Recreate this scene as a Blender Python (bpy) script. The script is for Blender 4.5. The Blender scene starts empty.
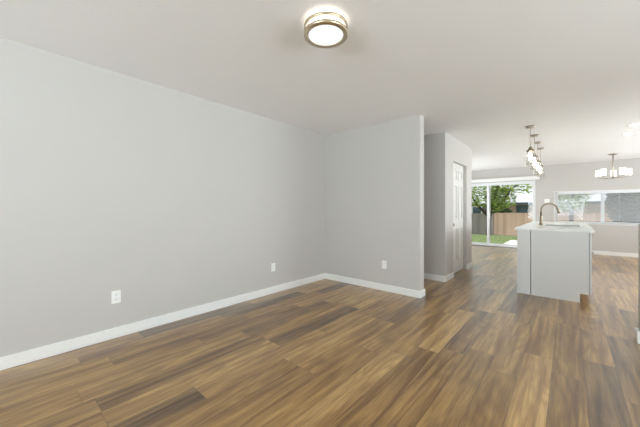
import bpy, bmesh, math, random
from mathutils import Vector, Matrix, noise as mnoise

SC = bpy.context.scene
COL = SC.collection
PI = math.pi
random.seed(7)

# ------------------------------------------------------------------ camera
cam_d = bpy.data.cameras.new('camera')
cam_d.sensor_width = 36.0
cam_d.lens = 36.0 * 285.77 / 640.0
cam_d.shift_y = -(213.5 - 209.53) / 640.0
cam_d.clip_start = 0.05
cam_d.clip_end = 300
cam = bpy.data.objects.new('camera', cam_d)
COL.objects.link(cam)
cam.location = (0, 0, 1.177)
cam.rotation_euler = (PI / 2, 0, 0.71649)
SC.camera = cam

# ------------------------------------------------------------------ world, sun, daylight, exposure
world = bpy.data.worlds.new('sky')
SC.world = world
world.use_nodes = True
bg = world.node_tree.nodes['Background']
bg.inputs['Color'].default_value = (0.86, 0.93, 1.0, 1)
bg.inputs['Strength'].default_value = 1.5

sun_d = bpy.data.lights.new('sun', 'SUN')
sun_d.energy = 3.4
sun_d.angle = math.radians(4)
sun_d.color = (1.0, 0.95, 0.86)
sun = bpy.data.objects.new('sun', sun_d)
COL.objects.link(sun)
sun.rotation_euler = Vector((-0.7, 0.35, -0.95)).to_track_quat('-Z', 'Y').to_euler()


def area_light(name, loc, direction, w, h, power, color):
    d = bpy.data.lights.new(name, 'AREA')
    d.shape = 'RECTANGLE'
    d.size, d.size_y = w, h
    d.energy = power
    d.color = color
    o = bpy.data.objects.new(name, d)
    COL.objects.link(o)
    o.location = loc
    o.rotation_euler = Vector(direction).to_track_quat('-Z', 'Y').to_euler()
    return o


# daylight panels: front and living windows presumed; kitchen, dining and nook added as fill
area_light('front_window_daylight', (-0.5, -3.95, 0.95), (0, 1, 0.55), 3.4, 2.2, 375, (0.81, 0.935, 1.0))
area_light('living_side_daylight', (3.75, 1.3, 0.9), (-1, 0, 0.60), 3.6, 2.2, 320, (0.84, 0.95, 1.0))
area_light('kitchen_side_fill', (3.7, 6.9, 1.3), (-1, 0, 0.20), 3.4, 1.9, 300, (0.91, 0.98, 1.0))
area_light('dining_side_fill', (3.7, 9.5, 0.9), (-1, 0, 0.50), 1.6, 2.0, 85, (0.93, 0.98, 1.0))
area_light('nook_side_fill', (-3.85, 8.7, 0.9), (1, 0, 0.45), 2.8, 2.0, 135, (0.93, 0.98, 1.0))

SC.view_settings.view_transform = 'Standard'
SC.view_settings.look = 'None'
SC.view_settings.exposure = -0.08
SC.view_settings.gamma = 1.0
SC.view_settings.use_curve_mapping = False
SC.cycles.use_denoising = True
SC.cycles.max_bounces = 12
SC.cycles.diffuse_bounces = 7
SC.cycles.transparent_max_bounces = 16
SC.cycles.caustics_refractive = False
SC.cycles.caustics_reflective = False
SC.cycles.sample_clamp_indirect = 6


# ------------------------------------------------------------------ materials
def srgb(r, g, b):
    f = lambda c: (c / 255 / 12.92) if c / 255 <= 0.04045 else ((c / 255 + 0.055) / 1.055) ** 2.4
    return (f(r), f(g), f(b), 1)


class Nodes:
    def __init__(self, name):
        self.m = bpy.data.materials.new(name)
        self.m.use_nodes = True
        self.t = self.m.node_tree
        self.b = self.t.nodes['Principled BSDF']
        self.out = self.t.nodes['Material Output']

    def n(self, kind, **kw):
        x = self.t.nodes.new(kind)
        for k, v in kw.items():
            setattr(x, k, v)
        return x

    def l(self, a, b):
        self.t.links.new(a, b)

    def math(self, op, a, b=None, clamp=False):
        x = self.n('ShaderNodeMath', operation=op, use_clamp=clamp)
        for i, v in enumerate((a, b)):
            if v is None:
                continue
            if isinstance(v, (int, float)):
                x.inputs[i].default_value = v
            else:
                self.l(v, x.inputs[i])
        return x.outputs[0]

    def mix(self, fac, a, b, blend='MIX'):
        x = self.n('ShaderNodeMix', data_type='RGBA', blend_type=blend)
        for s, v in ((x.inputs[0], fac), (x.inputs[6], a), (x.inputs[7], b)):
            if isinstance(v, (int, float, tuple)):
                s.default_value = v
            else:
                self.l(v, s)
        return x.outputs[2]

    def noise(self, scale, detail=3, vec=None, rough=0.5, dist=0.0):
        x = self.n('ShaderNodeTexNoise')
        x.inputs['Scale'].default_value = scale
        x.inputs['Detail'].default_value = detail
        x.inputs['Roughness'].default_value = rough
        x.inputs['Distortion'].default_value = dist
        if vec is None:
            vec = self.coord()
        self.l(vec, x.inputs['Vector'])
        return x.outputs['Fac']

    def coord(self):
        if not hasattr(self, '_c'):
            self._c = self.n('ShaderNodeTexCoord').outputs['Object']
        return self._c

    def vec(self, x, y, z):
        c = self.n('ShaderNodeCombineXYZ')
        for i, v in enumerate((x, y, z)):
            if isinstance(v, (int, float)):
                c.inputs[i].default_value = v
            else:
                self.l(v, c.inputs[i])
        return c.outputs[0]

    def ramp(self, fac, stops):
        r = self.n('ShaderNodeValToRGB')
        e = r.color_ramp.elements
        while len(e) < len(stops):
            e.new(0.5)
        for el, (p, c) in zip(e, stops):
            el.position = p
            el.color = c
        self.l(fac, r.inputs[0])
        return r.outputs[0]

    def bump(self, h, strength, dist):
        b = self.n('ShaderNodeBump')
        b.inputs['Strength'].default_value = strength
        b.inputs['Distance'].default_value = dist
        self.l(h, b.inputs['Height'])
        self.l(b.outputs[0], self.b.inputs['Normal'])


def plain(name, col, rough=0.5, metal=0.0, var=0.04, scale=8, bump=0.0, bscale=150):
    """solid colour broken by a faint procedural unevenness"""
    N = Nodes(name)
    f = N.noise(scale, 3)
    a = tuple(c * (1 - var) for c in col[:3]) + (1,)
    b = tuple(min(1, c * (1 + var)) for c in col[:3]) + (1,)
    N.l(N.mix(f, a, b), N.b.inputs['Base Color'])
    N.b.inputs['Roughness'].default_value = rough
    N.b.inputs['Metallic'].default_value = metal
    if bump:
        N.bump(N.noise(bscale, 2), bump, 0.002)
    return N.m


def glow(name, col, strength):
    N = Nodes(name)
    N.b.inputs['Base Color'].default_value = (0.8, 0.8, 0.8, 1)
    N.b.inputs['Emission Color'].default_value = col
    N.b.inputs['Emission Strength'].default_value = strength
    return N.m


def thin_glass(name, tint=(1, 1, 1, 1), gloss=0.08, rough=0.02):
    N = Nodes(name)
    N.t.nodes.remove(N.b)
    tr = N.n('ShaderNodeBsdfTransparent')
    tr.inputs[0].default_value = tint
    gl = N.n('ShaderNodeBsdfGlossy')
    gl.inputs['Roughness'].default_value = rough
    lw = N.n('ShaderNodeLayerWeight')
    lw.inputs[0].default_value = 0.25
    k = N.math('MULTIPLY', lw.outputs['Fresnel'], 1.0)
    k = N.math('ADD', N.math('MULTIPLY', k, 0.35), gloss * 0.2, clamp=True)
    mx = N.n('ShaderNodeMixShader')
    N.l(k, mx.inputs[0])
    N.l(tr.outputs[0], mx.inputs[1])
    N.l(gl.outputs[0], mx.inputs[2])
    N.l(mx.outputs[0], N.out.inputs['Surface'])
    return N.m


def wall_mat(name, col, bump=0.25, bscale=140):
    return plain(name, col, rough=0.62, var=0.015, scale=2.0, bump=bump, bscale=bscale)


def floor_mat():
    N = Nodes('vinyl_plank')
    s = N.n('ShaderNodeSeparateXYZ')
    N.l(N.coord(), s.inputs[0])
    X, Y = s.outputs[0], s.outputs[1]
    W, L = 0.178, 1.22
    u = N.math('DIVIDE', N.math('ADD', X, 20.03), W)
    row = N.math('FLOOR', u)
    wn = N.n('ShaderNodeTexWhiteNoise', noise_dimensions='1D')
    N.l(row, wn.inputs['W'])
    v = N.math('ADD', N.math('DIVIDE', N.math('ADD', Y, 20), L), N.math('MULTIPLY', wn.outputs['Value'], 3.7))
    colm = N.math('FLOOR', v)
    w2 = N.n('ShaderNodeTexWhiteNoise', noise_dimensions='2D')
    N.l(N.vec(row, colm, 0), w2.inputs['Vector'])
    rnd = w2.outputs['Value']
    w3 = N.n('ShaderNodeTexWhiteNoise', noise_dimensions='2D')
    N.l(N.vec(N.math('ADD', row, 37.5), colm, 0), w3.inputs['Vector'])
    rnd2 = w3.outputs['Value']
    off = N.math('MULTIPLY', rnd, 61.0)
    # broad streaks along the plank
    n1 = N.noise(1.0, 4, N.vec(N.math('ADD', N.math('MULTIPLY', X, 17), off), N.math('MULTIPLY', Y, 1.1), off), 0.55, 0.4)
    # fine pores
    n2 = N.noise(1.0, 3, N.vec(N.math('ADD', N.math('MULTIPLY', X, 95), off), N.math('MULTIPLY', Y, 4.0), off), 0.6)
    # cathedral figure
    base = N.noise(1.0, 2, N.vec(N.math('ADD', N.math('MULTIPLY', X, 4.2), off), N.math('MULTIPLY', Y, 0.75), off), 0.4)
    rings = N.math('SINE', N.math('MULTIPLY', base, 85.0))
    rings = N.math('MULTIPLY', N.math('ADD', rings, 1.0), 0.5)
    # knots and dark patches
    n3 = N.noise(1.0, 2, N.vec(N.math('ADD', N.math('MULTIPLY', X, 5.0), off), N.math('MULTIPLY', Y, 2.0), N.math('ADD', off, 9.0)), 0.5)
    plank = N.ramp(rnd, [(0.0, srgb(94, 67, 33)), (0.25, srgb(152, 116, 58)), (0.7, srgb(181, 143, 79)), (1.0, srgb(212, 177, 113))])
    dark = N.mix(1.0, plank, srgb(176, 156, 134), 'MULTIPLY')
    light = N.mix(0.32, plank, srgb(204, 164, 106))
    c = N.mix(N.ramp(n1, [(0.36, (0, 0, 0, 1)), (0.62, (1, 1, 1, 1))]), dark, light)
    ringf = N.math('MULTIPLY', rings, N.math('MULTIPLY', rnd2, 0.5))
    c = N.mix(ringf, c, N.mix(1.0, plank, srgb(168, 148, 130), 'MULTIPLY'))
    pore = N.ramp(n2, [(0.36, (1, 1, 1, 1)), (0.55, (0, 0, 0, 1))])
    c = N.mix(N.math('MULTIPLY', pore, 0.4), c, N.mix(1.0, plank, srgb(140, 122, 104), 'MULTIPLY'))
    blot = N.ramp(n3, [(0.62, (0, 0, 0, 1)), (0.78, (1, 1, 1, 1))])
    c = N.mix(N.math('MULTIPLY', blot, 0.65), c, srgb(82, 58, 38))
    fx = N.math('FRACT', u)
    fy = N.math('FRACT', v)
    ex = N.math('MULTIPLY', N.math('MINIMUM', fx, N.math('SUBTRACT', 1.0, fx)), W)
    ey = N.math('MULTIPLY', N.math('MINIMUM', fy, N.math('SUBTRACT', 1.0, fy)), L)
    e = N.math('MINIMUM', ex, ey)
    seam = N.math('LESS_THAN', e, 0.0014)
    c = N.mix(N.math('MULTIPLY', seam, 0.7), c, srgb(70, 50, 34))
    N.l(c, N.b.inputs['Base Color'])
    r = N.math('ADD', N.math('MULTIPLY', n2, 0.12), 0.32)
    N.l(r, N.b.inputs['Roughness'])
    N.b.inputs['Specular IOR Level'].default_value = 0.5
    N.b.inputs['Coat Weight'].default_value = 0.75
    N.b.inputs['Coat Roughness'].default_value = 0.28
    N.bump(N.math('SUBTRACT', N.math('MULTIPLY', n2, 0.3), seam), 0.25, 0.0012)
    return N.m


def board_mat(name, c0, c1, w, axis=0):
    """upright boards, each with a tone of its own"""
    N = Nodes(name)
    s = N.n('ShaderNodeSeparateXYZ')
    N.l(N.coord(), s.inputs[0])
    u = N.math('FLOOR', N.math('DIVIDE', s.outputs[axis], w))
    wn = N.n('ShaderNodeTexWhiteNoise', noise_dimensions='1D')
    N.l(u, wn.inputs['W'])
    g = N.noise(1.0, 3, N.vec(N.math('MULTIPLY', s.outputs[axis], 30), 0, N.math('MULTIPLY', s.outputs[2], 2)))
    N.l(N.mix(N.math('ADD', N.math('MULTIPLY', wn.outputs['Value'], 0.6), N.math('MULTIPLY', g, 0.4)), c0, c1), N.b.inputs['Base Color'])
    N.b.inputs['Roughness'].default_value = 0.85
    return N.m


def brick_mat():
    N = Nodes('tan_brick')
    b = N.n('ShaderNodeTexBrick')
    s = N.n('ShaderNodeSeparateXYZ')
    N.l(N.coord(), s.inputs[0])
    N.l(N.vec(s.outputs[0], s.outputs[2], 0), b.inputs['Vector'])
    b.inputs['Color1'].default_value = srgb(172, 142, 122)
    b.inputs['Color2'].default_value = srgb(148, 118, 100)
    b.inputs['Mortar'].default_value = srgb(186, 174, 160)
    b.inputs['Scale'].default_value = 1.0
    b.inputs['Brick Width'].default_value = 0.22
    b.inputs['Row Height'].default_value = 0.075
    b.inputs['Mortar Size'].default_value = 0.008
    N.l(b.outputs['Color'], N.b.inputs['Base Color'])
    N.b.inputs['Roughness'].default_value = 0.9
    return N.m


def leaf_mat(name, c0, c1):
    N = Nodes(name)
    geo = N.n('ShaderNodeNewGeometry')
    N.l(N.mix(geo.outputs['Random Per Island'], c0, c1), N.b.inputs['Base Color'])
    N.b.inputs['Roughness'].default_value = 0.6
    tl = N.n('ShaderNodeBsdfTranslucent')
    N.l(N.mix(geo.outputs['Random Per Island'], c0, c1), tl.inputs[0])
    mx = N.n('ShaderNodeMixShader')
    mx.inputs[0].default_value = 0.45
    N.l(N.b.outputs[0], mx.inputs[1])
    N.l(tl.outputs[0], mx.inputs[2])
    N.l(mx.outputs[0], N.out.inputs['Surface'])
    return N.m


M = {
    'wall': wall_mat('grey_wall_paint', srgb(197, 194, 190)),
    'ceiling': wall_mat('white_ceiling_paint', srgb(243, 243, 243), 0.4, 60),
    'trim': plain('white_trim_paint', srgb(238, 238, 236), 0.35, var=0.01),
    'door': plain('white_door_paint', srgb(224, 223, 219), 0.4, var=0.01),
    'vinyl': plain('white_vinyl_frame', srgb(236, 238, 240), 0.35, var=0.01),
    'floor': floor_mat(),
    'glass': thin_glass('window_glass', (0.97, 0.97, 0.97, 1)),
    'clear': thin_glass('clear_shade_glass', (0.97, 0.97, 0.96, 1), 0.3),
    'nickel': plain('brushed_nickel', srgb(178, 168, 152), 0.32, 1.0, 0.05, 60),
    'warm_nickel': plain('warm_brushed_nickel', srgb(214, 200, 174), 0.35, 1.0, 0.05, 60),
    'bronze': plain('brushed_faucet_metal', srgb(150, 138, 120), 0.32, 1.0, 0.05, 60),
    'steel': plain('stainless_steel', srgb(170, 172, 172), 0.3, 1.0, 0.05, 40),
    'plastic': plain('white_plastic', srgb(242, 242, 240), 0.3, var=0.01),
    'slot': plain('dark_slot', srgb(60, 58, 56), 0.6),
    'cabinet': plain('pale_grey_cabinet_paint', srgb(230, 232, 232), 0.4, var=0.01),
    'quartz': plain('white_quartz', srgb(236, 236, 233), 0.18, var=0.03, scale=14),
    'kick': plain('toe_kick_board', srgb(150, 146, 140), 0.6),
    'slat': plain('white_blind_slat', srgb(236, 238, 240), 0.45, var=0.01),
    'diffuser': glow('lit_ceiling_diffuser', (0.88, 0.93, 1.0, 1), 1.02),
    'drum': glow('lit_ceiling_drum', (1.0, 0.88, 0.70, 1), 2.6),
    'bulb': glow('lit_bulb', (1.0, 0.82, 0.56, 1), 22),
    'shade': glow('lit_opal_glass', (1.0, 0.97, 0.94, 1), 1.15),
    'lens': glow('lit_recessed_lens', (1.0, 0.95, 0.88, 1), 45),
    'concrete': plain('patio_concrete', srgb(214, 210, 204), 0.85, var=0.05, scale=3, bump=0.2, bscale=60),
    'lawn': plain('lawn_soil', srgb(132, 148, 104), 0.95, var=0.25, scale=1.5),
    'grass': leaf_mat('grass_blade', srgb(128, 148, 92), srgb(178, 190, 136)),
    'fence_tan': board_mat('tan_cedar_board', srgb(188, 154, 138), srgb(228, 196, 180), 0.14),
    'fence_grey': board_mat('pane_greyed_board', srgb(140, 130, 128), srgb(180, 170, 166), 0.14),  # grey includes the haze of screen and reflections on the left pane
    'brick': brick_mat(),
    'siding': plain('grey_siding', srgb(112, 110, 112), 0.8, var=0.08, scale=4),
    'roof': plain('pale_shingle_roof', srgb(206, 208, 214), 0.8, var=0.06, scale=6),
    'fascia': plain('dark_fascia', srgb(62, 76, 84), 0.6),
    'darkglass': plain('dark_window_glass', srgb(52, 78, 84), 0.15),
    'bark': plain('tree_bark', srgb(70, 60, 48), 0.95, var=0.2, scale=10),
    'leaf': leaf_mat('bright_green_leaf', srgb(102, 136, 48), srgb(196, 214, 112)),
    'leaf2': leaf_mat('dark_green_leaf', srgb(34, 62, 28), srgb(78, 108, 48)),
    'leaf3': leaf_mat('grey_green_leaf', srgb(74, 84, 80), srgb(128, 138, 132)),
}


# ------------------------------------------------------------------ mesh helpers
class MB:
    def __init__(self):
        self.bm = bmesh.new()

    def box(self, x0, x1, y0, y1, z0, z1, bev=0.0, mat=None):
        r = bmesh.ops.create_cube(self.bm, size=1.0)
        vs = r['verts']
        for v in vs:
            v.co = Vector(((x0 + x1) / 2 + v.co.x * (x1 - x0), (y0 + y1) / 2 + v.co.y * (y1 - y0), (z0 + z1) / 2 + v.co.z * (z1 - z0)))
        if bev:
            es = {e for v in vs for e in v.link_edges}
            bmesh.ops.bevel(self.bm, geom=list(es), offset=bev, segments=2, affect='EDGES', profile=0.5)
        return self

    def lathe(self, prof, c=(0, 0, 0), seg=32, axis='z'):
        """prof: list of (radius, height)"""
        rings = []
        for r, h in prof:
            ring = []
            if r < 1e-6:
                p = Vector((0, 0, h))
                ring = [p]
            else:
                ring = [Vector((r * math.cos(2 * PI * i / seg), r * math.sin(2 * PI * i / seg), h)) for i in range(seg)]
            vs = []
            for p in ring:
                if axis == 'x':
                    p = Vector((p.z, p.x, p.y))
                elif axis == 'y':
                    p = Vector((p.y, p.z, p.x))
                vs.append(self.bm.verts.new(p + Vector(c)))
            rings.append(vs)
        for a, b in zip(rings, rings[1:]):
            for i in range(seg):
                j = (i + 1) % seg
                q = [a[i % len(a)], a[j % len(a)], b[j % len(b)], b[i % len(b)]]
                q2 = []
                for v in q:
                    if v not in q2:
                        q2.append(v)
                if len(q2) >= 3:
                    try:
                        f = self.bm.faces.new(q2)
                        f.smooth = True
                    except ValueError:
                        pass
        return self

    def tube(self, pts, rad, seg=12):
        pts = [Vector(p) for p in pts]
        rads = rad if isinstance(rad, (list, tuple)) else [rad] * len(pts)
        prev = None
        up = None
        rings = []
        for i, p in enumerate(pts):
            t = (pts[min(i + 1, len(pts) - 1)] - pts[max(i - 1, 0)]).normalized()
            if up is None:
                up = t.orthogonal().normalized()
            else:
                up = (up - t * up.dot(t)).normalized()
            s = t.cross(up)
            rings.append([self.bm.verts.new(p + (up * math.cos(2 * PI * k / seg) + s * math.sin(2 * PI * k / seg)) * rads[i]) for k in range(seg)])
        for a, b in zip(rings, rings[1:]):
            for k in range(seg):
                f = self.bm.faces.new([a[k], a[(k + 1) % seg], b[(k + 1) % seg], b[k]])
                f.smooth = True
        self.bm.faces.new(list(reversed(rings[0])))
        self.bm.faces.new(rings[-1])
        return self

    def prism(self, poly, axis, a, b):
        """extrude a 2-D outline along an axis between a and b"""
        def P(u, v, w):
            return {'x': (w, u, v), 'y': (u, w, v), 'z': (u, v, w)}[axis]
        A = [self.bm.verts.new(P(u, v, a)) for u, v in poly]
        B = [self.bm.verts.new(P(u, v, b)) for u, v in poly]
        n = len(poly)
        self.bm.faces.new(A)
        self.bm.faces.new(list(reversed(B)))
        for i in range(n):
            self.bm.faces.new([A[i], B[i], B[(i + 1) % n], A[(i + 1) % n]])
        return self

    def ring(self, outer, inner, axis, a, b):
        """rectangular frame: outer/inner = (u0,u1,v0,v1) extruded along axis from a to b"""
        u0, u1, v0, v1 = outer
        i0, i1, j0, j1 = inner
        for U0, U1, V0, V1 in ((u0, u1, v0, j0), (u0, u1, j1, v1), (u0, i0, j0, j1), (i1, u1, j0, j1)):
            if U1 - U0 < 1e-5 or V1 - V0 < 1e-5:
                continue
            if axis == 'y':
                self.box(U0, U1, a, b, V0, V1)
            elif axis == 'x':
                self.box(a, b, U0, U1, V0, V1)
            else:
                self.box(U0, U1, V0, V1, a, b)
        return self

    def leaves(self, c, rad, n, size):
        for _ in range(n):
            while True:
                p = Vector((random.uniform(-1, 1), random.uniform(-1, 1), random.uniform(-1, 1)))
                if 0.25 < p.length < 1:
                    break
            p = Vector((c[0] + p.x * rad[0], c[1] + p.y * rad[1], c[2] + p.z * rad[2]))
            s = size * random.uniform(0.6, 1.3)
            q = Matrix.Rotation(random.uniform(0, 2 * PI), 3, 'Z') @ Matrix.Rotation(random.uniform(-1.2, 1.2), 3, 'X')
            vs = [self.bm.verts.new(p + q @ Vector(o) * s) for o in ((-1, 0, 0), (0, -0.45, 0.1), (1, 0, 0), (0, 0.45, 0.1))]
            self.bm.faces.new(vs)
        return self

    def build(self, name, mat, parent=None, loc=None):
        bmesh.ops.recalc_face_normals(self.bm, faces=self.bm.faces)
        me = bpy.data.meshes.new(name)
        self.bm.to_mesh(me)
        self.bm.free()
        o = bpy.data.objects.new(name, me)
        COL.objects.link(o)
        me.materials.append(M[mat])
        if parent is not None:
            o.parent = parent
        if loc:
            o.location = loc
        return o


def thing(name, label, cat, loc=(0, 0, 0), group=None):
    o = bpy.data.objects.new(name, None)
    COL.objects.link(o)
    o.empty_display_size = 0.1
    o.location = loc
    o['label'] = label
    o['category'] = cat
    if group:
        o['group'] = group
    return o


def struct(o, label=None, cat=None):
    o['kind'] = 'structure'
    if label:
        o['label'] = label
    if cat:
        o['category'] = cat
    return o


def copy_tree(root, loc, label):
    r = root.copy()
    COL.objects.link(r)
    r.location = loc
    r['label'] = label
    for ch in list(root.children):
        c = ch.copy()
        COL.objects.link(c)
        c.parent = r
        for g in list(ch.children):
            d = g.copy()
            COL.objects.link(d)
            d.parent = c
    return r


# ------------------------------------------------------------------ room shell
CH = 2.44
XL, XR, YB, YF = -3.14, 3.0, -3.2, 10.425
PX, PY0, PY1 = -1.494, 3.738, 3.88          # partition end and faces
DY, DX, DY2 = 4.842, -1.515, 6.507         # closet block
BH, BT = 0.095, 0.014

struct(MB().box(XL - 0.15, XR + 0.15, YB - 0.15, YF + 0.15, -0.1, 0).build('floor', 'floor'),
       'brown wood plank floor running toward the kitchen', 'floor')
struct(MB().box(XL - 0.5, XR + 0.5, YB - 0.5, YF + 0.5, CH, CH + 0.15).build('ceiling', 'ceiling'),
       'smooth white ceiling over the living room and kitchen', 'ceiling')


def wall_with_windows(name, axis, p0, p1, u0, u1, holes, label=None):
    m = MB()

    def bx(a, b, za, zb):
        if axis == 'x':
            m.box(p0, p1, a, b, za, zb)
        else:
            m.box(a, b, p0, p1, za, zb)
    at = u0
    for a, b, za, zb in holes:
        bx(at, a, 0, CH)
        bx(a, b, 0, za)
        bx(a, b, zb, CH)
        at = b
    bx(at, u1, 0, CH)
    struct(m.build(name, 'wall'), label, 'wall' if label else None)


def unseen_window(n, axis, p, a, b, za, zb):
    f = struct(MB().ring((a, b, za, zb), (a + 0.05, b - 0.05, za + 0.05, zb - 0.05), axis, p - 0.04, p + 0.04).build('window_%d' % n, 'vinyl'))
    c = (a + b) / 2
    m = MB()
    g = MB()
    for lo, hi in ((a + 0.05, c - 0.025), (c + 0.025, b - 0.05)):
        if axis == 'x':
            g.box(p - 0.003, p + 0.003, lo, hi, za + 0.05, zb - 0.05)
        else:
            g.box(lo, hi, p - 0.003, p + 0.003, za + 0.05, zb - 0.05)
    if axis == 'x':
        m.box(p - 0.03, p + 0.03, c - 0.025, c + 0.025, za + 0.05, zb - 0.05)
    else:
        m.box(c - 0.025, c + 0.025, p - 0.03, p + 0.03, za + 0.05, zb - 0.05)
    m.build('mullion', 'vinyl', f)
    g.build('pane', 'glass', f)


wall_with_windows('wall_left', 'x', XL - 0.15, XL, YB - 0.15, YF + 0.15, [(7.4, 10.0, 0.45, 2.05)],
                  'long pale grey wall on the left of the living room')
wall_with_windows('wall_right', 'x', XR, XR + 0.15, YB - 0.15, YF + 0.15,
                  [(-0.3, 2.9, 0.5, 2.25), (5.4, 8.4, 0.85, 2.2), (8.8, 10.2, 0.45, 2.1)])
wall_with_windows('wall_back', 'y', YB - 0.15, YB, XL, XR, [(-2.2, 0.8, 0.5, 2.25)])
unseen_window(2, 'x', XL - 0.08, 7.4, 10.0, 0.45, 2.05)  # opening and frame added to let the nook fill in
unseen_window(3, 'x', XR + 0.08, -0.3, 2.9, 0.5, 2.25)
unseen_window(4, 'x', XR + 0.08, 5.4, 8.4, 0.85, 2.2)  # unseen window added around the kitchen fill
unseen_window(5, 'x', XR + 0.08, 8.8, 10.2, 0.45, 2.1)  # added too, it only admits the dining fill
unseen_window(6, 'y', YB - 0.08, -2.2, 0.8, 0.5, 2.25)
struct(MB().box(XL, PX, PY0, PY1, 0, CH).build('wall_partition', 'wall'),
       'pale grey partition wall with an outlet facing the living room', 'wall')
struct(MB().box(0.479, XR, PY0, PY1, 0, 1.05).build('wall_stub', 'wall'),
       'grey half wall end cut off by the right edge', 'wall')
DOOR0, DOOR1, DTOP = 5.268, 6.125, 2.03
m = MB().box(XL, DX, DY, DY + 0.115, 0, CH)
m.box(DX - 0.115, DX, DY + 0.115, DOOR0, 0, CH)
m.box(DX - 0.115, DX, DOOR1, DY2, 0, CH)
m.box(DX - 0.115, DX, DOOR0, DOOR1, DTOP, CH)
m.box(XL, DX - 0.115, DY2 - 0.115, DY2, 0, CH)
struct(m.build('wall_closet', 'wall'), 'grey closet walls beyond the hallway, holding the panelled door', 'wall')

SX0, SX1, SZ1 = -3.1, -0.735, 2.03         # sliding door opening
WX0, WX1, WZ0, WZ1 = -0.3, 1.63, 0.80, 1.66
m = MB()
y0, y1 = YF, YF + 0.15
m.box(XL, SX0, y0, y1, 0, CH)
m.box(SX0, SX1, y0, y1, SZ1, CH)
m.box(SX1, WX0, y0, y1, 0, CH)
m.box(WX0, WX1, y0, y1, 0, WZ0)
m.box(WX0, WX1, y0, y1, WZ1, CH)
m.box(WX1, XR, y0, y1, 0, CH)
struct(m.build('wall_far', 'wall'), 'pale grey far kitchen wall around the sliding door and window', 'wall')


# baseboards
def bb(name, segs):
    m = MB()
    for x0, x1, y0, y1 in segs:
        m.box(x0, x1, y0, y1, 0, BH, 0.003)
    struct(m.build(name, 'trim'))


bb('baseboard_left', [(XL, XL + BT, YB, PY0 - BT)])
bb('baseboard_partition', [(XL, PX + BT, PY0 - BT, PY0), (PX, PX + BT, PY0, PY1 + BT), (XL, PX, PY1, PY1 + BT)])
bb('baseboard_closet', [(XL, DX + BT, DY - BT, DY), (DX, DX + BT, DY, DOOR0 - 0.003), (DX, DX + BT, DOOR1 + 0.003, DY2 + BT)])
bb('baseboard_far', [(SX1 + 0.06, XR, YF - BT, YF)])
bb('baseboard_stub', [(0.479 - 0.026, XR, PY0 - BT, PY0), (0.479 - 0.026, 0.479, PY0, PY1)])

# ------------------------------------------------------------------ closet door
d = struct(MB().box(-0.035, 0, DOOR0 + 0.004, DOOR1 - 0.004, 0.012, DTOP - 0.004).build('door_1', 'door', None, (DX - 0.06, 0, 0)),
           'white six-panel closet door with a round knob', 'door')
w0, w1 = DOOR0 + 0.004, DOOR1 - 0.004
st, mid = 0.115, 0.10
cw = (w1 - w0 - 2 * st - mid) / 2
for za, zb in ((0.24, 0.83), (1.0, 1.62), (1.73, 1.91)):
    for ya in (w0 + st, w0 + st + cw + mid):
        p = MB()
        p.ring((ya, ya + cw, za, zb), (ya + 0.016, ya + cw - 0.016, za + 0.016, zb - 0.016), 'x', 0.0, 0.016)
        p.box(0.0, 0.006, ya + 0.045, ya + cw - 0.045, za + 0.045, zb - 0.045, 0.003)
        p.build('door_panel', 'door', d)
kz = 0.91
MB().lathe([(0.0, 0.0), (0.03, 0.0), (0.03, 0.006), (0.011, 0.010), (0.011, 0.03), (0.022, 0.036), (0.027, 0.046), (0.024, 0.058), (0.0, 0.064)],
           (0.0, w0 + 0.065, kz), 24, 'x').build('door_knob', 'nickel', d)
# jamb lining
m = MB()
m.box(DX - 0.115, DX - 0.001, DOOR0, DOOR0 + 0.003, 0, DTOP)
m.box(DX - 0.115, DX - 0.001, DOOR1 - 0.003, DOOR1, 0, DTOP)
m.box(DX - 0.115, DX - 0.001, DOOR0, DOOR1, DTOP - 0.003, DTOP)
struct(m.build('trim_1', 'wall'))

# ------------------------------------------------------------------ sliding glass door
fy0, fy1 = YF + 0.02, YF + 0.12
sd = struct(MB().ring((SX0, SX1, 0, SZ1), (SX0 + 0.05, SX1 - 0.045, 0.045, SZ1 - 0.05), 'y', fy0, fy1).build('door_2', 'vinyl'),
            'white framed sliding glass door to the back yard', 'sliding door')
sm = -1.946
for a, b, ya in ((SX0 + 0.05, sm + 0.042, fy0 + 0.05), (sm - 0.042, SX1 - 0.045, fy0 + 0.01)):
    s = MB().ring((a, b, 0.045, SZ1 - 0.05), (a + 0.06, b - (0.06 if b < -1.5 else 0.03), 0.10, SZ1 - 0.09), 'y', ya, ya + 0.035).build('sash', 'vinyl', sd)
    MB().box(a + 0.06, b - (0.06 if b < -1.5 else 0.03), ya + 0.015, ya + 0.02, 0.10, SZ1 - 0.09).build('pane', 'glass', s)
MB().box(sm + 0.02, sm + 0.04, fy0 - 0.02, fy0 + 0.01, 0.9, 1.1, 0.004).build('door_handle', 'vinyl', sd)
# threshold
struct(MB().box(SX0, SX1, YF - 0.01, YF + 0.02, 0.0, 0.02).build('trim_2', 'steel'))

# valance above the sliding door
v = thing('blind_valance', 'long white blind valance mounted above the sliding glass door', 'valance', (0, YF, 2.045))
MB().box(SX0 - 0.03, -0.637, -0.095, -0.083, 0, 0.105, 0.003).build('front_board', 'trim', v)
MB().box(-0.649, -0.637, -0.083, -0.001, 0, 0.105).build('end_return', 'trim', v)
MB().box(SX0 - 0.02, -0.65, -0.075, -0.03, 0.05, 0.09).build('head_rail', 'vinyl', v)

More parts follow.
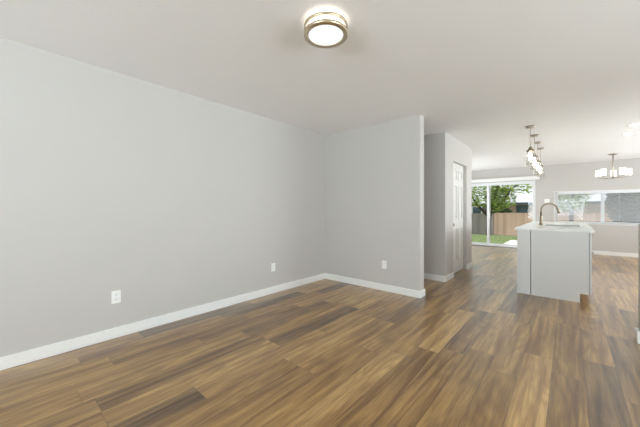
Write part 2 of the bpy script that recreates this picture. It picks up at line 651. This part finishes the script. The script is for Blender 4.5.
# ------------------------------------------------------------------ kitchen window with blind
wf = struct(MB().ring((WX0, WX1, WZ0, WZ1), (WX0 + 0.075, WX1 - 0.075, WZ0 + 0.05, WZ1 - 0.06), 'y', YF + 0.05, YF + 0.12).build('window_1', 'vinyl'),
            'wide white framed kitchen slider window behind the island', 'window')
MB().box(0.632, 0.70, YF + 0.055, YF + 0.11, WZ0 + 0.05, WZ1 - 0.06).build('mullion', 'vinyl', wf)
for a, b in ((WX0 + 0.075, 0.632), (0.70, WX1 - 0.075)):
    MB().box(a, b, YF + 0.085, YF + 0.09, WZ0 + 0.05, WZ1 - 0.06).build('pane', 'glass', wf)
# drywall return / casing lip and sill
struct(MB().ring((WX0 - 0.02, WX1 + 0.02, WZ0 - 0.02, WZ1 + 0.02), (WX0, WX1, WZ0, WZ1), 'y', YF - 0.008, YF + 0.05).build('trim_3', 'trim'))
bl = thing('window_blind', 'white horizontal slat blind lowered over the kitchen window', 'blind', (0, YF + 0.022, WZ0))
bx0, bx1 = WX0 + 0.07, WX1 - 0.07
MB().box(bx0, bx1, -0.02, 0.02, WZ1 - WZ0 - 0.045, WZ1 - WZ0 - 0.004).build('head_rail', 'slat', bl)
MB().box(bx0, bx1, -0.017, 0.017, 0.03, 0.05, 0.004).build('bottom_rail', 'slat', bl)
m = MB()
z = 0.085
while z < WZ1 - WZ0 - 0.06:
    dy, dz = 0.0125 * math.cos(0.36), 0.0125 * math.sin(0.36)
    m.prism([(-dy, z - dz), (0, z + 0.002), (dy, z + dz), (dy, z + dz + 0.0015), (0, z + 0.0035), (-dy, z - dz + 0.0015)], 'x', bx0, bx1)
    z += 0.0245
m.build('slats', 'slat', bl)
for x in (bx0 + 0.2, (bx0 + bx1) / 2 - 0.3, (bx0 + bx1) / 2 + 0.3, bx1 - 0.2):
    MB().tube([(x, -0.019, 0.04), (x, -0.019, WZ1 - WZ0 - 0.03)], 0.0015, 6).build('ladder_cord', 'slat', bl)

# ------------------------------------------------------------------ outlets and switch
def outlet(loc, rotz, label):
    t = thing('wall_outlet', label, 'outlet', loc, 'wall outlets')
    t.rotation_euler = (0, 0, rotz)
    MB().box(-0.036, 0.036, 0, 0.007, -0.058, 0.058, 0.002).build('cover_plate', 'plastic', t)
    for zz in (-0.021, 0.021):
        r = MB().box(-0.017, 0.017, 0.007, 0.009, zz - 0.015, zz + 0.015, 0.0008).build('receptacle', 'plastic', t)
        s = MB()
        s.box(-0.008, -0.006, 0.009, 0.0095, zz - 0.002, zz + 0.007)
        s.box(0.006, 0.008, 0.009, 0.0095, zz - 0.002, zz + 0.007)
        s.box(-0.002, 0.002, 0.009, 0.0095, zz - 0.010, zz - 0.006)
        s.build('slot', 'slot', r)
    return t


outlet((XL, 0.75, 0.375), -PI / 2, 'white outlet low on the left wall, nearest the camera')
outlet((XL, 2.6, 0.365), -PI / 2, 'white outlet low on the left wall near the room corner')
outlet((-2.019, PY0, 0.378), PI, 'white outlet low on the partition wall')
t = thing('light_switch', 'white light switch plate between the sliding door and kitchen window', 'switch', (-0.472, YF, 1.42))
MB().box(-0.058, 0.058, -0.007, 0, -0.058, 0.058, 0.002).build('cover_plate', 'plastic', t)
for xx in (-0.024, 0.024):
    MB().box(xx - 0.016, xx + 0.016, -0.011, -0.007, -0.033, 0.033, 0.001).build('rocker', 'plastic', t)

# ------------------------------------------------------------------ flush ceiling light over the living room
a0 = 1.925
lx, ly = None, None
F = Vector((-math.sin(0.71649), math.cos(0.71649)))
R = Vector((math.cos(0.71649), math.sin(0.71649)))
lp = (F + R * ((325.8 - 320) / 285.77)) * a0
cl = thing('ceiling_light', 'round double ring brushed nickel flush light on the living room ceiling', 'ceiling light', (lp.x, lp.y, CH))
MB().lathe([(0, 0), (0.085, 0), (0.085, -0.03), (0.0, -0.03)], seg=48).build('mounting_pan', 'trim', cl)
MB().lathe([(0.0, -0.03), (0.118, -0.031), (0.122, -0.036), (0.122, -0.085), (0.118, -0.088)], seg=48).build('drum', 'drum', cl)
MB().lathe([(0.118, -0.088), (0.06, -0.091), (0, -0.092)], seg=48).build('diffuser', 'diffuser', cl)


def hoop(ro, ri, z0, z1):
    return MB().lathe([(ri, z0), (ro, z0), (ro, z1), (ri, z1), (ri, z0)], seg=56)


hoop(0.147, 0.138, -0.045, -0.030).build('upper_ring', 'warm_nickel', cl)
hoop(0.147, 0.117, -0.094, -0.076).build('lower_ring', 'warm_nickel', cl)
for k in range(4):
    an = k * PI / 2 + 1.35
    x, y = 0.1425 * math.cos(an), 0.1425 * math.sin(an)
    MB().tube([(x, y, -0.078), (x, y, -0.04)], 0.003, 8).build('ring_post', 'warm_nickel', cl)

# ------------------------------------------------------------------ island pendants
PXC = -0.44
pd = thing('pendant_light', 'clear glass pendant light nearest the camera over the island', 'pendant light', (PXC, 5.36, CH), 'pendants over the island')
MB().lathe([(0, 0), (0.055, 0), (0.055, -0.018), (0.05, -0.024), (0, -0.024)]).build('canopy', 'nickel', pd)
MB().tube([(0, 0, -0.024), (0, 0, -0.325)], 0.004, 8).build('stem', 'nickel', pd)
MB().lathe([(0, -0.315), (0.018, -0.315), (0.023, -0.33), (0.023, -0.345), (0.052, -0.365), (0.055, -0.382), (0, -0.382)]).build('socket_cap', 'bronze', pd)
MB().lathe([(0.05, -0.378), (0.058, -0.395), (0.062, -0.48), (0.062, -0.59), (0.0595, -0.59), (0.0595, -0.48), (0.055, -0.395), (0.05, -0.384)]).build('glass_shade', 'clear', pd)
MB().lathe([(0, -0.383), (0.014, -0.383), (0.014, -0.425), (0.020, -0.445), (0.0225, -0.47), (0.0205, -0.505), (0.012, -0.522), (0, -0.526)], seg=20).build('bulb', 'bulb', pd)
copy_tree(pd, (PXC, 6.043, CH), 'clear glass pendant light over the island, second from the camera')
copy_tree(pd, (PXC, 6.727, CH), 'clear glass pendant light over the island, third from the camera')
copy_tree(pd, (PXC, 7.41, CH), 'clear glass pendant light over the island, farthest from the camera')

# ------------------------------------------------------------------ chandelier
ch = thing('chandelier', 'five-light brushed nickel chandelier with white glass shades before the kitchen window', 'chandelier', (0.754, 9.245, CH))
MB().lathe([(0, 0), (0.085, 0), (0.085, -0.012), (0.06, -0.026), (0, -0.026)]).build('canopy', 'nickel', ch)
MB().lathe([(0.0, -0.026), (0.011, -0.026), (0.011, -0.52), (0.0, -0.52)], seg=16).build('stem', 'nickel', ch)
MB().lathe([(0, -0.505), (0.02, -0.51), (0.032, -0.535), (0.02, -0.56), (0, -0.57)], seg=24).build('hub', 'nickel', ch)
for k in range(5):
    an = PI / 2 - 0.1 + k * 2 * PI / 5
    dx, dy = math.cos(an), math.sin(an)
    MB().tube([(dx * r_, dy * r_, z_) for r_, z_ in ((0.02, -0.54), (0.1, -0.548), (0.18, -0.545), (0.238, -0.53), (0.255, -0.505))], 0.007, 8).build('arm', 'nickel', ch)
    MB().lathe([(0, -0.515), (0.03, -0.512), (0.03, -0.5), (0, -0.498)], (dx * 0.255, dy * 0.255, 0), 20).build('socket', 'nickel', ch)
    MB().lathe([(0.0, -0.498), (0.046, -0.498), (0.051, -0.49), (0.051, -0.35), (0.048, -0.35), (0.048, -0.488), (0.0, -0.492)], (dx * 0.255, dy * 0.255, 0), 24).build('glass_shade', 'shade', ch)

# ------------------------------------------------------------------ recessed lights
rc = thing('recessed_light', 'round recessed ceiling light at right, the farther one', 'recessed light', (0.746, 6.986, CH), 'recessed kitchen lights')
MB().lathe([(0.05, -0.001), (0.068, -0.001), (0.066, -0.007), (0.052, -0.005), (0.05, -0.001)], seg=40).build('trim_ring', 'trim', rc)
MB().lathe([(0.0515, -0.0035), (0, -0.004)], seg=40).build('lens', 'lens', rc)
copy_tree(rc, (0.735, 6.264, CH), 'round recessed ceiling light at right, the nearer one by the edge')

# ------------------------------------------------------------------ kitchen island
IX0, IX1, IY0, IY1 = -0.552, 0.195, 4.885, 7.86
ZC = 0.888
isl = thing('kitchen_island', 'pale grey kitchen island cabinet with white top, end panel facing the living room', 'kitchen island', (0, 0, 0))
PT = 0.02
m = MB()
m.box(-0.393, IX1 - 0.001, IY0 + PT + 0.001, IY1, 0.112, ZC - 0.25)
m.box(-0.393, IX1 - 0.001, IY0 + PT + 0.001, 5.55, ZC - 0.25, ZC)
m.box(-0.393, IX1 - 0.001, 6.5, IY1, ZC - 0.25, ZC)
m.box(-0.393, -0.335, 5.55, 6.5, ZC - 0.25, ZC)
m.box(0.17, IX1 - 0.001, 5.55, 6.5, ZC - 0.25, ZC)
m.build('body', 'cabinet', isl)
MB().box(IX0, -0.401, IY0, IY1, 0.0, ZC, 0.002).build('back_panel', 'cabinet', isl)
MB().prism([(-0.394, 0), (0.106, 0), (0.106, 0.112), (IX1 - 0.008, 0.112), (IX1 - 0.008, ZC), (-0.394, ZC)], 'y', IY0, IY0 + PT).build('end_panel', 'cabinet', isl)
MB().box(0.085, 0.1, IY0 + PT + 0.001, IY1, 0, 0.11).build('toe_kick', 'cabinet', isl)
ys = [IY0 + 0.004, 5.48, 6.52, 7.18, IY1 - 0.003]
for i in range(4):
    a, b = ys[i] + 0.002, ys[i + 1] - 0.002
    if i == 0:
        spans = [('drawer', 0.118, 0.40), ('drawer', 0.404, 0.66), ('drawer', 0.664, ZC - 0.006)]
    elif i == 1:
        spans = [('door', 0.118, ZC - 0.006)]
    else:
        spans = [('drawer', 0.70, ZC - 0.006), ('door', 0.118, 0.696)]
    for nm, za, zb in spans:
        halves = [(a, (a + b) / 2 - 0.002), ((a + b) / 2 + 0.002, b)] if i == 1 else [(a, b)]
        for ha, hb in halves:
            f = MB().box(IX1 + 0.001, IX1 + 0.02, ha, hb, za, zb, 0.002).build('drawer_front' if nm == 'drawer' else 'cabinet_door', 'cabinet', isl)
            if nm == 'drawer':
                yc, zc = (ha + hb) / 2, (za + zb) / 2
                if i == 0:
                    yc, zc = ha + 0.26, zb - 0.045
                pts = [(IX1 + 0.02, yc - 0.06, zc), (IX1 + 0.045, yc - 0.06, zc), (IX1 + 0.045, yc + 0.06, zc), (IX1 + 0.02, yc + 0.06, zc)]
            else:
                yc = hb - 0.04
                zc = zb - 0.12
                pts = [(IX1 + 0.02, yc, zc - 0.06), (IX1 + 0.045, yc, zc - 0.06), (IX1 + 0.045, yc, zc + 0.06), (IX1 + 0.02, yc, zc + 0.06)]
            MB().tube(pts, 0.005, 8).build('pull_handle', 'nickel', f)

# countertop with sink cut-out
HX0, HX1, HY0, HY1 = -0.30, 0.125, 5.68, 6.38
CX0, CX1, CY0, CY1 = -0.58, 0.24, 4.858, 7.9
m = MB().ring((CX0, CX1, CY0, CY1), (HX0, HX1, HY0, HY1), 'z', ZC + 0.001, 0.92)
bmesh.ops.remove_doubles(m.bm, verts=m.bm.verts, dist=1e-5)
ct = m.build('countertop', 'quartz')
ct['label'] = 'white quartz countertop slab lying on the island'
ct['category'] = 'countertop'

sk = thing('kitchen_sink', 'stainless steel sink set into the white island countertop', 'sink', (0, 0, 0))
m = MB()
zb, zt = 0.70, ZC - 0.001
a0_, a1_, b0_, b1_ = HX0 - 0.004, HX1 + 0.004, HY0 - 0.004, HY1 + 0.004
m.ring((a0_ - 0.012, a1_ + 0.012, b0_ - 0.012, b1_ + 0.012), (a0_, a1_, b0_, b1_), 'z', zt - 0.003, zt)
m.ring((a0_ - 0.002, a1_ + 0.002, b0_ - 0.002, b1_ + 0.002), (a0_, a1_, b0_, b1_), 'z', zb, zt - 0.003)
m.box(a0_ - 0.002, a1_ + 0.002, b0_ - 0.002, b1_ + 0.002, zb - 0.003, zb)
m.build('basin', 'steel', sk)
MB().lathe([(0, zb + 0.0005), (0.04, zb + 0.0005), (0.042, zb + 0.003), (0.03, zb + 0.004), (0.0, zb + 0.002)], ((HX0 + HX1) / 2, (HY0 + HY1) / 2, 0), 24).build('drain', 'steel', sk)

fc = thing('kitchen_faucet', 'tall brushed metal gooseneck faucet standing beside the island sink', 'faucet', (-0.356, 6.1, 0.92))
MB().lathe([(0, 0.0005), (0.028, 0.0005), (0.028, 0.012), (0.021, 0.02), (0.0205, 0.14), (0.017, 0.155), (0.0, 0.155)], seg=24).build('body', 'bronze', fc)
pts = [(0, 0, 0.15), (0, 0, 0.25)]
rx = 0.1075
for k in range(1, 13):
    an = PI - k * PI / 12 * 0.93
    pts.append((rx + rx * math.cos(an), 0, 0.25 + rx * math.sin(an)))
MB().tube(pts, 0.0132, 14).build('neck', 'bronze', fc)
e1, e0 = Vector(pts[-1]), Vector(pts[-2])
dv = (e1 - e0).normalized()
MB().tube([e1 - dv * 0.012, e1 + dv * 0.01, e1 + dv * 0.075, e1 + dv * 0.08], [0.0155, 0.019, 0.023, 0.018], 16).build('spray_head', 'bronze', fc)
MB().tube([(0, 0.018, 0.09), (0, 0.04, 0.095), (0.0, 0.105, 0.125)], [0.011, 0.008, 0.006], 10).build('lever', 'bronze', fc)

# ------------------------------------------------------------------ back yard
def grid(name, mat, x0, x1, y0, y1, nx, ny, zf):
    bm = bmesh.new()
    V = [[bm.verts.new((x0 + (x1 - x0) * i / nx, y0 + (y1 - y0) * j / ny, zf(x0 + (x1 - x0) * i / nx, y0 + (y1 - y0) * j / ny))) for i in range(nx + 1)] for j in range(ny + 1)]
    for j in range(ny):
        for i in range(nx):
            bm.faces.new([V[j][i], V[j][i + 1], V[j + 1][i + 1], V[j + 1][i]]).smooth = True
    me = bpy.data.meshes.new(name)
    bm.to_mesh(me)
    bm.free()
    me.materials.append(M[mat])
    o = bpy.data.objects.new(name, me)
    COL.objects.link(o)
    return o


def zlawn(x, y):
    k = min(1, max(0, (y - 12) / 12))
    return -0.16 - 0.5 * k + 0.02 * mnoise.noise(Vector((x * 0.8, y * 0.8, 0)))


struct(grid('lawn', 'lawn', -16, 14, 10.6, 44, 60, 60, zlawn), 'green back yard lawn between the patio and fence', 'lawn')
struct(MB().box(-1.85, 3.5, 10.6, 14.3, -0.3, -0.1, 0.01).build('patio', 'concrete'), 'pale concrete patio slab outside the sliding door', 'patio')
struct(MB().box(-3.4, -1.86, 10.6, 11.3, -0.3, -0.1, 0.01).build('door_step', 'concrete'))

m = MB()
for _ in range(8000):
    x, y = random.uniform(-8, -0.6), random.uniform(11.4, 20.6)
    if x > -1.9 and y < 14.35:
        continue
    zz = zlawn(x, y)
    a = random.uniform(0, PI)
    w, h = random.uniform(0.012, 0.03), random.uniform(0.03, 0.08)
    ca, sa = math.cos(a) * w, math.sin(a) * w
    lean = Vector((random.uniform(-0.03, 0.03), random.uniform(-0.03, 0.03), h))
    v0 = m.bm.verts.new((x - ca, y - sa, zz - 0.005))
    v1 = m.bm.verts.new((x + ca, y + sa, zz - 0.005))
    v2 = m.bm.verts.new(Vector((x, y, zz)) + lean)
    m.bm.faces.new([v0, v1, v2])
g = m.build('grass', 'grass')
g['kind'] = 'stuff'
g['label'] = 'short bright green grass blades covering the back yard lawn'
g['category'] = 'grass'


def fence(name, label, mat, x0, x1, y, ztop, posts):
    t = thing(name, label, 'fence', (x0, y, -0.66))
    m = MB()
    x = 0.0
    n = 0
    while x < x1 - x0 - 0.01:
        w = min(0.135, x1 - x0 - x)
        zt = ztop + 0.66 + random.uniform(-0.02, 0.02)
        m.box(x, x + w, 0, 0.02 + random.uniform(0, 0.008), 0.02, zt)
        x += 0.14
    m.build('boards', mat, t)
    m = MB()
    for zz in (0.3, ztop + 0.66 - 0.25):
        m.box(0, x1 - x0, 0.03, 0.07, zz, zz + 0.09)
    m.build('rails', mat, t)
    for px in posts:
        MB().box(px - 0.045, px + 0.045, 0.07, 0.16, -0.1, ztop + 0.64).build('post', mat, t)
    return t


fence('wooden_fence', 'tan upright board fence at the back of the yard, right of the grey section', 'fence_tan', -4.1, 10.0, 24.0, 0.94, [0.1, 2.5, 5.0, 7.5, 10.0, 12.5])
fence('wooden_fence', 'board fence section greyed by screen and reflections of the left door pane', 'fence_grey', -13.0, -4.12, 24.0, 0.88, [0.1, 2.5, 5.0, 7.5])

# brick neighbour house
hs = thing('neighbor_house', 'tan brick house with pale roof behind the tan fence', 'house', (0, 28.2, -0.7))
MB().box(-4.1, 12, 0, 8, 0, 2.5).build('wall', 'brick', hs)
MB().prism([(-0.25, 2.34), (4.0, 4.7), (8.25, 2.34), (8.25, 2.46), (4.0, 4.85), (-0.25, 2.46)], 'x', -4.5, 12.4).build('roof', 'roof', hs)
MB().box(-4.5, 12.4, -0.29, -0.26, 2.28, 2.45).build('fascia', 'fascia', hs)
for xa, xb in ((-3.25, -2.45), (-1.9, -1.0), (3.0, 4.6)):
    w = MB().ring((xa, xb, 1.45, 2.2), (xa + 0.06, xb - 0.06, 1.51, 2.14), 'y', -0.04, -0.001).build('window', 'fascia', hs)
    MB().box(xa + 0.06, xb - 0.06, -0.02, -0.001, 1.51, 2.14).build('pane', 'darkglass', w)

# grey neighbour house at left
hg = thing('neighbor_house', 'grey house with pale roof seen through the left door pane', 'house', (0, 31, -0.8))
MB().box(-13, -6.1, 0, 7, 0, 2.55).build('wall', 'siding', hg)
MB().prism([(-0.5, 2.5), (3.5, 4.2), (7.5, 2.5), (7.5, 2.62), (3.5, 4.34), (-0.5, 2.62)], 'x', -13.4, -5.7).build('roof', 'roof', hg)
for xa in (-7.2, -8.7):
    w = MB().ring((xa, xa + 0.9, 1.5, 2.3), (xa + 0.08, xa + 0.82, 1.58, 2.22), 'y', -0.04, -0.001).build('window', 'trim', hg)
    MB().box(xa + 0.08, xa + 0.82, -0.02, -0.001, 1.58, 2.22).build('pane', 'darkglass', w)


def tree(name, label, cat, base, trunk, limbs, clumps, leafm, size):
    t = thing(name, label, cat, base)
    m = MB()
    m.tube(*trunk, seg=10)
    for pts, rd in limbs:
        m.tube(pts, rd, 8)
    m.build('trunk', 'bark', t)
    m = MB()
    for c, rd, n in clumps:
        m.leaves(c, rd, n, size)
    m.build('foliage', leafm, t)
    return t


tree('leafy_tree', 'bright green leafy tree spreading over the back fence', 'tree', (-4.15, 22.4, -0.64),
     ([(0, 0, -0.1), (0.02, 0, 1.2), (0.1, 0, 1.9), (0.35, 0, 2.7), (0.7, 0, 4)], [0.15, 0.13, 0.12, 0.09, 0.05]),
     [([(0.1, 0, 1.8), (0.8, -0.2, 2.25), (1.15, -0.3, 2.8), (1.3, -0.3, 3.2), (2.2, -0.3, 3.6)], [0.09, 0.08, 0.07, 0.06, 0.03]),
      ([(0.02, 0, 1.3), (-0.7, 0.1, 2.1), (-1.3, 0.2, 3.1)], [0.1, 0.08, 0.04])],
     [((0.45, 0, 2.5), (0.75, 0.8, 0.9), 1100), ((-0.5, 0, 2.7), (0.8, 0.9, 0.8), 600), ((-1.4, 0.2, 2.9), (0.9, 1.0, 0.8), 550), ((0.6, 0, 3.4), (1.1, 1.0, 0.6), 700),
      ((1.15, -0.2, 2.6), (0.5, 0.6, 0.75), 350), ((1.7, -0.3, 3.3), (0.9, 0.9, 0.55), 260), ((2.6, -0.2, 3.3), (0.8, 0.9, 0.55), 190), ((-2.4, 0.3, 3.2), (1.0, 1.0, 0.6), 400),
      ((0, 0, 4.3), (2.4, 1.5, 0.7), 1300)],
     'leaf', 0.10)
tree('evergreen_shrub', 'dark green shrub rising just behind the tan fence', 'shrub', (-4.2, 25.6, -0.7),
     ([(0, 0, -0.1), (0, 0, 1.0), (0.1, 0, 1.9)], [0.08, 0.06, 0.02]), [],
     [((0.1, 0, 1.5), (0.95, 0.6, 0.75), 2600), ((-0.1, 0, 2.1), (0.6, 0.6, 0.7), 1300)], 'leaf2', 0.10)
tree('garden_tree', 'pale green tree outside the left half of the kitchen window', 'tree', (0.1, 20.5, -0.6),
     ([(0, 0, -0.1), (0, 0, 1.5), (0.1, 0, 3.2)], [0.12, 0.1, 0.04]), [],
     [((-0.2, 0, 2.6), (1.0, 0.9, 0.9), 1500), ((0.5, 0, 3.1), (0.7, 0.8, 0.5), 400), ((-0.9, 0, 1.9), (0.5, 0.6, 0.5), 250)], 'leaf', 0.11)
tree('hedge_tree', 'grey green bushy tree outside the right half of the kitchen window', 'tree', (2.65, 20.5, -0.6),
     ([(0, 0, -0.1), (0, 0, 1.5), (0.1, 0, 3.2)], [0.16, 0.12, 0.04]),
     [([(0, 0, 1.0), (-0.5, 0, 2), (-0.8, 0, 3)], [0.07, 0.05, 0.03]), ([(0, 0, 1.0), (0.5, 0, 2), (0.7, 0, 3)], [0.07, 0.05, 0.03])],
     [((0, 0, 2.2), (1.25, 1.0, 1.75), 9000)], 'leaf3', 0.10)
